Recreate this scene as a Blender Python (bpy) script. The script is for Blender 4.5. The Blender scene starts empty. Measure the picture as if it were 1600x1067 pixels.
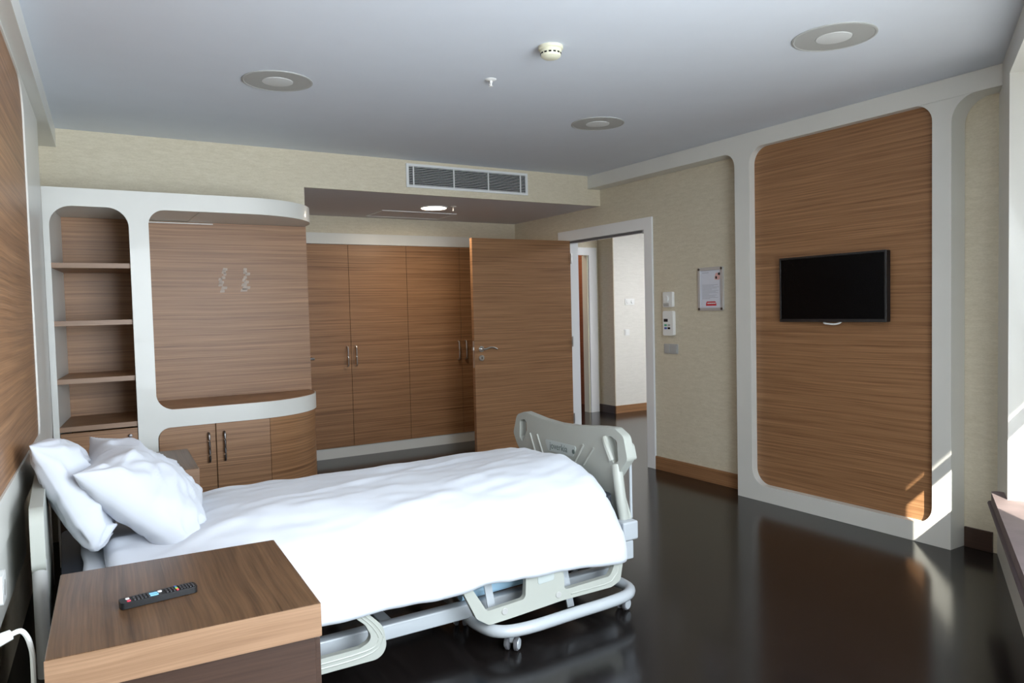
import bpy, bmesh, math, random
from mathutils import Vector, Matrix, noise
from mathutils.geometry import tessellate_polygon
random.seed(7)
S = bpy.context.scene
COL = S.collection
PI = math.pi

# ------------------------------------------------------------------ camera
def camera():
    yaw, pitch, roll, F = math.radians(31.340), math.radians(-2.521), math.radians(-1.403), 1156.14
    f = Vector((math.sin(yaw)*math.cos(pitch), math.cos(yaw)*math.cos(pitch), math.sin(pitch)))
    r = Vector((math.cos(yaw), -math.sin(yaw), 0)); u = r.cross(f)
    c, s = math.cos(roll), math.sin(roll)
    r, u = c*r + s*u, -s*r + c*u
    cd = bpy.data.cameras.new('camera'); cd.sensor_width = 36; cd.lens = F/1600*36; cd.clip_start = .02
    co = bpy.data.objects.new('camera', cd); COL.objects.link(co)
    m = Matrix((r, u, -f)).transposed().to_4x4(); m.translation = (0, 0, 1.38)
    co.matrix_world = m
    S.camera = co
camera()
S.view_settings.view_transform = 'Standard'; S.view_settings.look = 'None'
S.view_settings.exposure = 0.12; S.view_settings.gamma = 1.0; S.view_settings.use_curve_mapping = False

# ------------------------------------------------------------------ world, sun and daylight
W = bpy.data.worlds.new('World'); S.world = W; W.use_nodes = True
bg = W.node_tree.nodes['Background']; bg.inputs[0].default_value = (.62, .76, 1, 1); bg.inputs[1].default_value = .8

def light(name, kind, energy, color, loc, direction=(0, 0, -1), **kw):
    d = bpy.data.lights.new(name, kind); d.energy = energy; d.color = color
    for k, v in kw.items(): setattr(d, k, v)
    o = bpy.data.objects.new(name, d); COL.objects.link(o); o.location = loc
    o.rotation_euler = Vector(direction).to_track_quat('-Z', 'Y').to_euler()
    return o
SUN_T, SUN_R = .50, 1.40                        # tan(elevation) and dy/dx of the sun's travel
_h = math.hypot(1, SUN_R)
light('sun', 'SUN', 22, (1, .92, .80), (0, -6, 6), (1, SUN_R, -SUN_T*_h), angle=.0093)
# facade frame: w runs along the slanted window wall from its corner with the TV wall, D points outdoors
K0 = Vector((4.25, 2.011, 0)); DW = Vector((-.8660, -.5, 0)); DN = Vector((.5, -.8660, 0))
def fac(w, D, z): return K0 + DW*w + DN*D + Vector((0, 0, z))
light('daylight', 'AREA', 200, (.88, .94, 1), fac(3.42, .42, 1.34), -DN+Vector((0, 0, -.36)), shape='RECTANGLE', size=2.1, size_y=1.8)

# ------------------------------------------------------------------ helpers: naming, linking
MW = {}
def finish(o, parent):
    COL.objects.link(o)
    if parent is not None:
        o.parent = parent
        MW[o.name] = MW[parent.name]
    return o
def thing(name, loc, label, cat, rz=0, group=None, kind=None):
    o = bpy.data.objects.new(name, None); COL.objects.link(o)
    o.empty_display_size = .1
    o.location = loc; o.rotation_euler = (0, 0, rz)
    MW[o.name] = Matrix.Translation(loc) @ Matrix.Rotation(rz, 4, 'Z')
    return tag(o, label, cat, group, kind)
def tag(o, label=None, cat=None, group=None, kind=None):
    if label: o['label'] = label
    if cat: o['category'] = cat
    if group: o['group'] = group
    if kind: o['kind'] = kind
    return o
def put(name, bm, mat, parent=None, smooth=35, bevel=0, bseg=2, mods=None):
    """one mesh object from a bmesh given in world coordinates"""
    me = bpy.data.meshes.new(name)
    bmesh.ops.recalc_face_normals(bm, faces=bm.faces)
    bm.to_mesh(me); bm.free()
    o = bpy.data.objects.new(name, me)
    if isinstance(mat, (list, tuple)):
        for m in mat: me.materials.append(m)
    else: me.materials.append(mat)
    if parent is not None:
        me.transform(MW[parent.name].inverted())
        finish(o, parent)
    else:
        xs = [v.co for v in me.vertices]
        b = Vector(((min(v.x for v in xs)+max(v.x for v in xs))/2, (min(v.y for v in xs)+max(v.y for v in xs))/2, min(v.z for v in xs)))
        me.transform(Matrix.Translation(-b)); o.location = b
        COL.objects.link(o); MW[o.name] = Matrix.Translation(b)
    if smooth:
        for p in me.polygons: p.use_smooth = True
        me.set_sharp_from_angle(angle=math.radians(smooth))
    if bevel:
        m = o.modifiers.new('Bevel', 'BEVEL'); m.width = bevel; m.segments = bseg; m.limit_method = 'ANGLE'; m.angle_limit = math.radians(40)
        m.harden_normals = True
    for fn in (mods or []): fn(o)
    return o
def B(): return bmesh.new()

# ------------------------------------------------------------------ helpers: shapes
IDM = Matrix.Identity(4)
def box(bm, p0, p1, M=IDM):
    vs = []
    for z in (p0[2], p1[2]):
        for x, y in ((p0[0], p0[1]), (p1[0], p0[1]), (p1[0], p1[1]), (p0[0], p1[1])):
            vs.append(bm.verts.new(M @ Vector((x, y, z))))
    for f in ((0, 3, 2, 1), (4, 5, 6, 7), (0, 1, 5, 4), (1, 2, 6, 5), (2, 3, 7, 6), (3, 0, 4, 7)):
        bm.faces.new([vs[i] for i in f])
    return bm
def fillet(pts, n=7):
    """polygon of (a, b) or (a, b, radius): rounded corners"""
    out = []; N = len(pts)
    for i, p in enumerate(pts):
        r = p[2] if len(p) > 2 else 0
        P = Vector(p[:2])
        if r <= 0: out.append(P); continue
        A = Vector(pts[i-1][:2]); C = Vector(pts[(i+1) % N][:2])
        u = (A-P).normalized(); v = (C-P).normalized()
        ang = u.angle(v); d = min(r/math.tan(ang/2), (A-P).length*.499, (C-P).length*.499); rr = d*math.tan(ang/2)
        c = P + (u+v).normalized()*(rr/math.sin(ang/2))
        s, e = P+u*d-c, P+v*d-c
        a0 = math.atan2(s.y, s.x); a1 = math.atan2(e.y, e.x); da = (a1-a0+PI) % (2*PI)-PI
        for k in range(n+1):
            a = a0+da*k/n; out.append(c+Vector((math.cos(a), math.sin(a)))*rr)
    return out
def prism(bm, outline, fn, t0, t1, holes=()):
    """2-D outline (with holes) extruded; fn(a, b, t) -> world point"""
    loops = [[Vector((p[0], p[1], 0)) for p in outline]]+[[Vector((p[0], p[1], 0)) for p in h] for h in holes]
    tris = tessellate_polygon(loops)
    flat = [p for l in loops for p in l]
    v0 = [bm.verts.new(fn(p.x, p.y, t0)) for p in flat]; v1 = [bm.verts.new(fn(p.x, p.y, t1)) for p in flat]
    for t in tris:
        try:
            bm.faces.new([v0[i] for i in t]); bm.faces.new([v1[i] for i in reversed(t)])
        except ValueError: pass
    k = 0
    for l in loops:
        n = len(l)
        for i in range(n):
            a, b = k+i, k+(i+1) % n
            bm.faces.new((v0[a], v0[b], v1[b], v1[a]))
        k += n
    bmesh.ops.dissolve_limit(bm, angle_limit=.001, verts=bm.verts, edges=bm.edges)
    return bm
FXZ = lambda a, b, t: Vector((a, t, b))          # outline in x,z extruded along y
FYZ = lambda a, b, t: Vector((t, a, b))          # outline in y,z extruded along x
FXY = lambda a, b, t: Vector((a, b, t))          # outline in x,y extruded along z
FWZ = lambda a, b, t: fac(a, t, b)               # outline on the facade
def smooth_path(pts, n=8, closed=False):
    P = [Vector(p) for p in pts]; out = []
    N = len(P)
    rng = range(N if closed else N-1)
    for i in rng:
        if closed: p0, p1, p2, p3 = P[i-1], P[i], P[(i+1) % N], P[(i+2) % N]
        else: p0, p1, p2, p3 = P[max(i-1, 0)], P[i], P[i+1], P[min(i+2, N-1)]
        for k in range(n):
            t = k/n
            out.append(.5*((2*p1)+(p2-p0)*t+(2*p0-5*p1+4*p2-p3)*t*t+(3*p1-p0-3*p2+p3)*t**3))
    if not closed: out.append(P[-1])
    return out
def tube(bm, path, r, seg=12, closed=False, up=Vector((0, 0, 1)), prof=None):
    """sweep a circle (or profile of (a, b)) along a path"""
    P = [Vector(p) for p in path]; N = len(P); rings = []
    for i in range(N):
        if closed: t = (P[(i+1) % N]-P[i-1])
        else: t = P[min(i+1, N-1)]-P[max(i-1, 0)]
        t.normalize()
        a = up.cross(t)
        if a.length < 1e-4: a = Vector((1, 0, 0)).cross(t)
        a.normalize(); b = t.cross(a)
        rr = r(i/(N-1)) if callable(r) else r
        if prof: ring = [P[i]+a*p[0]+b*p[1] for p in prof]
        else: ring = [P[i]+(a*math.cos(2*PI*k/seg)+b*math.sin(2*PI*k/seg))*rr for k in range(seg)]
        rings.append([bm.verts.new(q) for q in ring])
    m = len(rings[0])
    for i in range(N if closed else N-1):
        A, C = rings[i], rings[(i+1) % N]
        for k in range(m): bm.faces.new((A[k], A[(k+1) % m], C[(k+1) % m], C[k]))
    if not closed:
        bm.faces.new(rings[0][::-1]); bm.faces.new(rings[-1])
    return bm
def lathe(bm, prof, seg=32, M=IDM):
    """revolve (r, z) profile about z, then M"""
    rings = []
    for r, z in prof:
        if r < 1e-6: rings.append([bm.verts.new(M @ Vector((0, 0, z)))])
        else: rings.append([bm.verts.new(M @ Vector((r*math.cos(2*PI*k/seg), r*math.sin(2*PI*k/seg), z))) for k in range(seg)])
    for A, C in zip(rings, rings[1:]):
        for k in range(seg):
            k2 = (k+1) % seg
            if len(A) == 1 and len(C) == 1: continue
            if len(A) == 1: bm.faces.new((A[0], C[k], C[k2]))
            elif len(C) == 1: bm.faces.new((A[k], A[k2], C[0]))
            else: bm.faces.new((A[k], A[k2], C[k2], C[k]))
    return bm
def TR(loc, z=(0, 0, 1)):
    q = Vector((0, 0, 1)).rotation_difference(Vector(z)).to_matrix().to_4x4()
    return Matrix.Translation(loc) @ q
def flat_text(body, size, o, xax, yax, depth=.0006):
    cu = bpy.data.curves.new('lettering', 'FONT'); cu.body = body; cu.size = size; cu.extrude = depth/2; cu.resolution_u = 3
    ob = bpy.data.objects.new('lettering_source', cu); COL.objects.link(ob)
    me = bpy.data.meshes.new_from_object(ob.evaluated_get(bpy.context.evaluated_depsgraph_get()))
    bpy.data.objects.remove(ob)
    xa, ya = Vector(xax).normalized(), Vector(yax).normalized(); za = xa.cross(ya)
    m = Matrix((xa, ya, za)).transposed().to_4x4(); m.translation = o
    me.transform(m); bm = bmesh.new(); bm.from_mesh(me); bpy.data.meshes.remove(me)
    return bm

# ------------------------------------------------------------------ materials
def mat(name, col, rough=.5, metal=0, coat=0, spec=.5, bump=0, bscale=200, var=0, vscale=6, emit=None, estr=0, sheen=0):
    m = bpy.data.materials.new(name); m.use_nodes = True
    nt = m.node_tree; p = nt.nodes['Principled BSDF']
    p.inputs['Roughness'].default_value = rough; p.inputs['Metallic'].default_value = metal
    p.inputs['Coat Weight'].default_value = coat; p.inputs['Specular IOR Level'].default_value = spec
    p.inputs['Sheen Weight'].default_value = sheen
    tc = nt.nodes.new('ShaderNodeTexCoord')
    n = nt.nodes.new('ShaderNodeTexNoise'); n.inputs['Scale'].default_value = vscale; n.inputs['Detail'].default_value = 5
    nt.links.new(tc.outputs['Object'], n.inputs['Vector'])
    r = nt.nodes.new('ShaderNodeValToRGB')
    r.color_ramp.elements[0].position = .3; r.color_ramp.elements[1].position = .7
    r.color_ramp.elements[0].color = (*[c*(1-var) for c in col], 1); r.color_ramp.elements[1].color = (*[min(1, c*(1+var)) for c in col], 1)
    nt.links.new(n.outputs['Fac'], r.inputs['Fac']); nt.links.new(r.outputs['Color'], p.inputs['Base Color'])
    if bump:
        n2 = nt.nodes.new('ShaderNodeTexNoise'); n2.inputs['Scale'].default_value = bscale; n2.inputs['Detail'].default_value = 3
        nt.links.new(tc.outputs['Object'], n2.inputs['Vector'])
        b = nt.nodes.new('ShaderNodeBump'); b.inputs['Strength'].default_value = bump; b.inputs['Distance'].default_value = .002
        nt.links.new(n2.outputs['Fac'], b.inputs['Height']); nt.links.new(b.outputs['Normal'], p.inputs['Normal'])
    if emit:
        p.inputs['Emission Color'].default_value = (*emit, 1); p.inputs['Emission Strength'].default_value = estr
    return m
def streaks(name, dark, light_, scale, fine, rough=.4, coat=0, wav=.06, bump=.05, mix=.5, spec=.5, crough=.15):
    """directional grain: scale = (x, y, z) of the broad streaks"""
    m = bpy.data.materials.new(name); m.use_nodes = True
    nt = m.node_tree; L = nt.links; p = nt.nodes['Principled BSDF']
    p.inputs['Roughness'].default_value = rough; p.inputs['Coat Weight'].default_value = coat; p.inputs['Coat Roughness'].default_value = crough
    p.inputs['Specular IOR Level'].default_value = spec
    tc = nt.nodes.new('ShaderNodeTexCoord')
    wn = nt.nodes.new('ShaderNodeTexNoise'); wn.inputs['Scale'].default_value = 1.6; wn.inputs['Detail'].default_value = 1
    L.new(tc.outputs['Object'], wn.inputs['Vector'])
    sub = nt.nodes.new('ShaderNodeVectorMath'); sub.operation = 'MULTIPLY_ADD'
    sub.inputs[1].default_value = (wav, wav, wav); L.new(wn.outputs['Color'], sub.inputs[0]); L.new(tc.outputs['Object'], sub.inputs[2])
    outs = []
    for sc in (scale, fine):
        mp = nt.nodes.new('ShaderNodeMapping'); mp.inputs['Scale'].default_value = sc
        L.new(sub.outputs[0], mp.inputs['Vector'])
        n = nt.nodes.new('ShaderNodeTexNoise'); n.inputs['Scale'].default_value = 1; n.inputs['Detail'].default_value = 4; n.inputs['Roughness'].default_value = .6
        L.new(mp.outputs[0], n.inputs['Vector']); outs.append(n)
    mx = nt.nodes.new('ShaderNodeMix'); mx.data_type = 'FLOAT'; mx.inputs[0].default_value = mix
    L.new(outs[0].outputs['Fac'], mx.inputs[2]); L.new(outs[1].outputs['Fac'], mx.inputs[3])
    r = nt.nodes.new('ShaderNodeValToRGB'); r.color_ramp.elements[0].position = .34; r.color_ramp.elements[1].position = .66
    r.color_ramp.elements[0].color = (*dark, 1); r.color_ramp.elements[1].color = (*light_, 1)
    L.new(mx.outputs[0], r.inputs['Fac']); L.new(r.outputs['Color'], p.inputs['Base Color'])
    b = nt.nodes.new('ShaderNodeBump'); b.inputs['Strength'].default_value = bump; b.inputs['Distance'].default_value = .001
    L.new(mx.outputs[0], b.inputs['Height']); L.new(b.outputs['Normal'], p.inputs['Normal'])
    return m
WD, WL = (.138, .062, .025), (.42, .225, .110)
M = {}
M['veneer'] = streaks('veneer_horizontal', WD, WL, (.6, .6, 75), (2.2, 2.2, 340), rough=.42, coat=.0, wav=.02, spec=.42)
M['veneer_top'] = streaks('veneer_lengthwise', (.048, .024, .011), (.17, .093, .046), (42, 1.1, 1.1), (190, 3, 3), rough=.32, coat=.0, spec=.35, wav=.05)
M['veneer_edge'] = streaks('veneer_edge', (.195, .108, .060), (.305, .185, .112), (1.6, 1.6, 60), (4, 4, 240), rough=.4)
M['veneer_dark'] = streaks('veneer_dark_brown', (.035, .018, .012), (.06, .032, .022), (2, 2, 50), (4, 4, 200), rough=.4)
M['redwood'] = streaks('reddish_wood', (.14, .045, .018), (.26, .09, .04), (2, 2, 40), (4, 4, 160), rough=.4)
M['lacquer'] = mat('white_lacquer', (.67, .67, .635), rough=.38, coat=.15, var=.015)
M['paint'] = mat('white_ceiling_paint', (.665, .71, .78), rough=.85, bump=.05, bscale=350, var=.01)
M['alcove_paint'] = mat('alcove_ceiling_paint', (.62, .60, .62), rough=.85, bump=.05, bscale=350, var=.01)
M['wallpaper'] = streaks('beige_wallpaper', (.55, .495, .375), (.68, .625, .50), (14, 14, 70), (70, 70, 330), rough=.75, wav=.03, bump=.25, mix=.55)
M['wallwhite'] = streaks('pale_wallpaper', (.66, .645, .60), (.76, .745, .70), (10, 10, 60), (60, 60, 300), rough=.75, wav=.03, bump=.2)
M['doorwhite'] = mat('white_door_frame', (.78, .80, .82), rough=.35, coat=.1)
M['floor'] = streaks('dark_floor', (.0060, .0048, .0046), (.013, .0105, .0100), (22, 1.2, 1), (120, 5, 1), rough=.17, coat=.0, wav=.05, bump=.02, spec=.36)
M['metal'] = mat('brushed_metal', (.62, .61, .60), rough=.28, metal=1)
M['darkmetal'] = mat('dark_metal', (.16, .15, .15), rough=.32, metal=1)
M['alu'] = mat('aluminium', (.62, .63, .65), rough=.3, metal=.45)
M['black'] = mat('black_plastic', (.008, .008, .009), rough=.4, spec=.3)
M['screen'] = mat('black_screen', (.002, .002, .0025), rough=.2, spec=.12)
M['whiteplastic'] = mat('white_plastic', (.80, .81, .80), rough=.35)
M['greyplastic'] = mat('grey_plastic', (.42, .42, .41), rough=.4)
M['bedplastic'] = mat('bed_greige_plastic', (.39, .405, .37), rough=.42, var=.01)
M['bedmetal'] = mat('bed_white_enamel', (.42, .45, .48), rough=.3, coat=.3)
M['bluetube'] = mat('pale_blue_tube', (.40, .62, .80), rough=.3)
M['cotton'] = mat('white_cotton', (.60, .63, .69), rough=.9, bump=.12, bscale=500, sheen=.2)
M['pillowcotton'] = mat('pillowcase_cotton', (.53, .555, .61), rough=.9, bump=.12, bscale=500, sheen=.2)
M['mattress'] = mat('dark_navy_vinyl', (.022, .026, .036), rough=.5)
M['mauve'] = mat('mauve_upholstery', (.19, .145, .145), rough=.85, bump=.2, bscale=300, var=.12, vscale=9)
M['mauve_dark'] = mat('mauve_piping', (.10, .075, .08), rough=.8)
M['cream'] = mat('cream_plastic', (.72, .71, .56), rough=.4)
M['frosted'] = mat('frosted_diffuser', (.42, .43, .42), rough=.5)
M['frosted2'] = mat('frosted_lens', (.66, .68, .68), rough=.5)
M['lamp'] = mat('lit_diffuser', (.9, .9, .85), emit=(1, .86, .68), estr=9)
M['rubber'] = mat('grey_rubber', (.10, .10, .11), rough=.6)
M['vent_dark'] = mat('vent_shade', (.006, .006, .006), rough=.9, spec=.1)  # near-black colour stands in for the shade inside vent openings
M['ventwhite'] = mat('white_vent_paint', (.74, .76, .77), rough=.4)
M['paper'] = mat('printed_paper', (.66, .68, .76), rough=.6)
M['ink'] = mat('pale_grey_print', (.42, .44, .50), rough=.7)
M['red'] = mat('red_print', (.55, .02, .035), rough=.5)
M['pink'] = mat('pink_print', (.72, .42, .40), rough=.6)
M['inkblack'] = mat('black_print', (.02, .02, .02), rough=.6)
M['logo'] = mat('dark_green_grey_print', (.10, .13, .12), rough=.6)
M['plate'] = mat('logo_plate', (.44, .485, .475), rough=.4)
M['green'] = mat('green_button', (.08, .42, .25), rough=.5)
M['blue'] = mat('blue_button', (.07, .12, .45), rough=.5)
M['skyblue'] = mat('light_blue_button', (.22, .55, .78), rough=.4)
M['yellow'] = mat('yellow_button', (.70, .65, .08), rough=.4)
M['redbtn'] = mat('red_button', (.65, .04, .08), rough=.4)
M['whitebtn'] = mat('white_button', (.75, .75, .75), rough=.4)
M['rubberbtn'] = mat('dark_rubber_button', (.035, .035, .04), rough=.45)
M['gold'] = mat('gold_frame', (.70, .52, .20), rough=.35, metal=1)
M['concrete'] = mat('pale_render', (.52, .52, .52), rough=.9, var=.06, vscale=2)
M['adhesive'] = mat('dried_adhesive', (.44, .36, .30), rough=.6, var=.15, vscale=60)
def glass():
    m = bpy.data.materials.new('window_glass'); m.use_nodes = True; nt = m.node_tree; nt.nodes.clear()
    o = nt.nodes.new('ShaderNodeOutputMaterial'); mx = nt.nodes.new('ShaderNodeMixShader')
    t = nt.nodes.new('ShaderNodeBsdfTransparent'); g = nt.nodes.new('ShaderNodeBsdfGlossy'); g.inputs['Roughness'].default_value = .01
    mx.inputs[0].default_value = .06
    t.inputs[0].default_value = (.95, .97, .97, 1)
    nt.links.new(t.outputs[0], mx.inputs[1]); nt.links.new(g.outputs[0], mx.inputs[2]); nt.links.new(mx.outputs[0], o.inputs[0])
    return m
M['glass'] = glass()

# ------------------------------------------------------------------ the room
ZC = 2.557; XT = 4.25; YB = 5.373; YA = 6.85; ZA = 2.295; XA = 1.545
HS = .0495                                       # the head wall leans away by this slope
def hw(off, Y): return -.242+off+HS*Y            # x of a plane parallel to the head wall
def struct(name, bm, m, label=None, parent=None, **kw):
    o = put(name, bm, m, parent, **kw)
    if parent is None: tag(o, label, None, None, 'structure')
    return o
struct('floor', prism(B(), [(-1.2, -1.6), (1.0, -.45), (4.6, 1.63), (9.2, 1.63), (9.2, 10.2), (-1.2, 10.2)], FXY, -.05, 0), M['floor'], 'dark glossy brown floor of the room and corridor')
bm = B(); prism(bm, [(-1.2, -1.6), (1.0, -.45), (4.6, 1.63), (4.6, YB+.02), (-1.2, YB+.02)], FXY, ZC, ZC+.1)
struct('ceiling', bm, M['paint'], 'flat white ceiling over the bed')
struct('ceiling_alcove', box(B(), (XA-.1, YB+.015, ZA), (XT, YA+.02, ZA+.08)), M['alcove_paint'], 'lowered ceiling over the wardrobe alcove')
struct('wall_bulkhead', box(B(), (XA, YB, ZA), (XT, YB+.015, ZC)), M['wallpaper'], 'beige papered bulkhead above the wardrobe alcove')
struct('wall_back', box(B(), (-.35, YB, 0), (XA, YB+.12, ZC)), M['wallpaper'], 'beige papered wall behind the shelf unit')
struct('wall_alcove', box(B(), (XA-.12, YB+.12, 0), (XA, YA+.6, ZA)), M['wallpaper'], 'side wall of the wardrobe alcove')
bm = B(); box(bm, (XA, YA+.012, 2.137), (XT, YA+.6, ZA)); box(bm, (XA, YA+.57, 0), (XT, YA+.6, 2.137))
struct('wall_wardrobe', bm, M['wallpaper'], 'strip of beige wall above the wardrobe')
# TV wall with door notch
D0, D1, DZ = 4.770, 5.885, 2.02
out = [(1.95, 0), (D0, 0), (D0, DZ), (D1, DZ), (D1, 0), (7.45, 0), (7.45, 2.66), (1.95, 2.66)]
struct('wall_right', prism(B(), out, FYZ, XT, XT+.10), M['wallpaper'], 'beige papered wall with the doorway and television panel')
# head wall, slightly out of square
def FH(off0, off1): return lambda a, b, t: Vector((hw(off0+(off1-off0)*t, a), a, b))
struct('wall_left', prism(B(), [(-1.0, 0), (YB+.05, 0), (YB+.05, ZC+.05), (-1.0, ZC+.05)], FH(-.16, -.26), 0, 1), M['wallpaper'], 'wall behind the bed head')
bm = prism(B(), [(-.8, 2.442), (YB, 2.442), (YB, ZC), (-.8, ZC)], FH(-.16, 0), 0, 1)
struct('trim_1', bm, M['lacquer'], 'pale ceiling beam along the bed-head wall')
# slanted window wall, deep opening
bm = prism(B(), [(-.12, 0), (5.45, 0), (5.45, ZC+.05), (-.12, ZC+.05)], FWZ, 0, .36, holes=[[(.497, .335), (4.40, .335), (4.40, 2.42), (.497, 2.42)]])
struct('wall_window', bm, M['lacquer'], 'slanted white window wall with a deep window seat recess')
# baseboards
struct('baseboard_right', box(B(), (XT-.014, 3.672, 0), (XT, 4.675, .112)), M['veneer'], 'wood baseboard between door and panel', bevel=.002)
struct('baseboard_corner', box(B(), (XT-.014, 2.03, 0), (XT, 2.175, .112)), M['veneer_dark'], 'wood baseboard in the window corner', bevel=.002)
# door frame
bm = B()
prism(bm, [(4.675, 0), (D0, 0), (D0, DZ), (6.03, DZ), (6.03, 2.12), (4.675, 2.12)], FYZ, XT-.018, XT)
struct('trim_2', bm, M['doorwhite'], 'white door frame moulding round the open doorway', bevel=.002)
bm = B(); box(bm, (XT-.004, D1-.012, 0), (XT+.11, D1, DZ)); box(bm, (XT+.0, D0, 0), (XT+.11, D0+.012, DZ)); box(bm, (XT+.0, D0+.012, DZ-.012), (XT+.11, D1-.012, DZ))
struct('trim_3', bm, M['doorwhite'], 'white door lining inside the doorway')
bm = B(); box(bm, (XT-.016, D0+.03, DZ-.022), (XT-.004, D1-.05, DZ-.004))
struct('trim_4', bm, M['rubber'], 'dark strip coloured as the shadow groove under the door head')  # dark colour stands in for the shade in the door head groove

# ------------------------------------------------------------------ window, seat, outdoors
win = thing('window_1', fac(2.45, .30, .335), 'white framed window over the window seat', None, kind='structure')
bm = B(); prism(bm, [(.497, .335), (4.40, .335), (4.40, 2.42), (.497, 2.42)], FWZ, .275, .325, holes=[[(.527, .37), (4.37, .37), (4.37, 2.385), (.527, 2.385)]])
put('window_frame', bm, M['doorwhite'], win)
ms = [1.50, 2.45, 3.40]
for w in ms: put('mullion', prism(B(), [(w, .37), (w+.07, .37), (w+.07, 2.385), (w, 2.385)], FWZ, .28, .32), M['doorwhite'], win)
edges = [.527]+ms+[4.37]
for i in range(4):
    a = edges[i]+(.07 if i else 0); b = edges[i+1]
    put('transom', prism(B(), [(a, 1.085), (b, 1.085), (b, 1.122), (a, 1.122)], FWZ, .28, .32), M['doorwhite'], win)
    for z0, z1 in ((.37, 1.085), (1.122, 2.385)):
        put('pane', prism(B(), [(a, z0), (b, z0), (b, z1), (a, z1)], FWZ, .298, .302), M['glass'], win)
cu = thing('window_seat_cushion', fac(1.5, .1, .335), 'dusty mauve upholstered cushion on the window seat', 'cushion')
bm = prism(B(), fillet([(.30, -.055, .03), (2.6, -.055, .03), (2.6, .26, .02), (.52, .26, .02)]), lambda a, b, t: fac(a, b, t), .337, .412)
put('pad', bm, M['mauve'], cu, bevel=.018, bseg=4)
bm = tube(B(), [fac(.31, -.056, .346), fac(1.4, -.056, .346), fac(2.6, -.056, .346)], .012, 8)
put('piping', bm, M['mauve_dark'], cu)
struct('sun_cutoff_slab', prism(B(), [(-3, .37), (7, .37), (7, 1.5), (-3, 1.5)], lambda a, b, t: fac(a, b, t), 2.60, 2.85), M['concrete'], 'added unseen concrete slab cutting off the upper sun outside the window')  # added unseen slab; its edge trims the top of the sun patch
sdir = Vector((1, SUN_R, 0)).normalized(); sperp = Vector((-sdir.y, sdir.x, 0))
o0 = fac(1.50, .30, 0)-sdir*4.0
bm = B(); vs = [o0, o0+sperp*3.2, o0+sperp*3.2-sdir*3, o0-sdir*3]
prism(bm, [(v.x, v.y) for v in vs], FXY, -3.0, 7.5)
struct('sun_blocker', bm, M['concrete'], 'added unseen concrete block keeping the sun off most of the window')  # added unseen block; lets direct sun reach only the pane nearest the corner
struct('ground_outside', prism(B(), [(-30, -40), (40, -40), (40, 2), (4.9, 1.4), (-1, -2.2), (-30, -2.2)], FXY, -3.1, -3.0), M['concrete'], 'paved ground outside the building')

# ------------------------------------------------------------------ corridor behind the doorway
struct('wall_corridor_pale', box(B(), (6.06, 7.41, 0), (9.0, 7.9, 2.5)), M['wallwhite'], 'pale sunlit corridor wall with switches')
struct('wall_corridor_return', box(B(), (6.05, 7.412, 0), (6.06, 7.72, 2.5)), M['wallpaper'], 'narrow return wall in the corridor')
bm = prism(B(), [(4.35, 0), (5.03, 0), (5.03, 2.06), (5.885, 2.06), (5.885, 0), (6.06, 0), (6.06, 2.5), (4.35, 2.5)], FXZ, 7.72, 7.82)
struct('wall_corridor_door', bm, M['wallpaper'], 'corridor wall with a further doorway')
struct('wall_corridor_end', box(B(), (8.9, 2.2, 0), (9.0, 7.42, 2.5)), M['wallwhite'], 'end wall of the corridor')
struct('wall_corridor_near', box(B(), (4.35, 2.1, 0), (9.0, 2.2, 2.5)), M['wallwhite'], 'near wall of the corridor')
struct('ceiling_corridor', box(B(), (4.35, 2.1, 2.5), (9.0, 10.1, 2.56)), M['paint'], 'white corridor ceiling')
struct('wall_far_room', box(B(), (4.3, 9.2, 0), (7.5, 9.3, 2.5)), M['redwood'], 'reddish wood wall in the far room')
struct('wall_far_side', box(B(), (6.3, 7.82, 0), (6.4, 9.2, 2.5)), M['redwood'], 'reddish side wall in the far room')
struct('baseboard_corridor', box(B(), (6.045, 7.396, 0), (8.9, 7.41, .10)), M['veneer'], 'wood baseboard below the pale corridor wall')
struct('baseboard_return', box(B(), (6.036, 7.41, 0), (6.05, 7.72, .10)), M['veneer_dark'], 'wood baseboard below the corridor return wall')
bm = prism(B(), [(5.885, 0), (6.015, 0), (6.015, 2.15), (4.93, 2.15), (4.93, 2.05), (5.885, 2.05)], FXZ, 7.70, 7.72)
struct('trim_5', bm, M['doorwhite'], 'white door frame in the corridor', bevel=.002)
struct('trim_6', box(B(), (5.87, 7.72, 0), (5.885, 7.83, 2.05)), M['cream'], 'door lining of the corridor doorway')
d3 = thing('door_3', (5.04, 7.69, 0), 'open wood door leaf in the corridor seen edge on', None, kind='structure')
a0 = Vector((5.128, 7.0, 0)); a1 = Vector((5.06, 7.69, 0)); ax = (a1-a0).normalized(); nx = Vector((ax.y, -ax.x, 0))
def FD(a, b, t): return a0+ax*a+nx*t+Vector((0, 0, b))
put('leaf', prism(B(), [(0, .008), (.69, .008), (.69, 2.11), (0, 2.11)], FD, 0, .06), M['veneer'], d3)
put('latch_plate', prism(B(), [(-.002, .93), (0, .93), (0, 1.16), (-.002, 1.16)], FD, .011, .034), M['metal'], d3)
put('handle', tube(B(), [FD(.06, 1.03, .06), FD(.06, 1.03, .105), FD(.17, 1.03, .105)], .009, 8), M['metal'], d3)
pic = thing('picture_frame', (6.0, 9.2, 1.48), 'small gold picture frame on the reddish wall beyond the corridor door', 'picture frame')
p0 = Vector((6.72, 9.2, 0))
bm = prism(B(), [(6.62, 1.50), (6.84, 1.50), (6.84, 1.80), (6.62, 1.80)], FXZ, 9.17, 9.198, holes=[[(6.65, 1.53), (6.81, 1.53), (6.81, 1.77), (6.65, 1.77)]])
put('frame', bm, M['gold'], pic); put('picture', box(B(), (6.65, 9.19, 1.53), (6.81, 9.197, 1.77)), M['pink'], pic)
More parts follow.
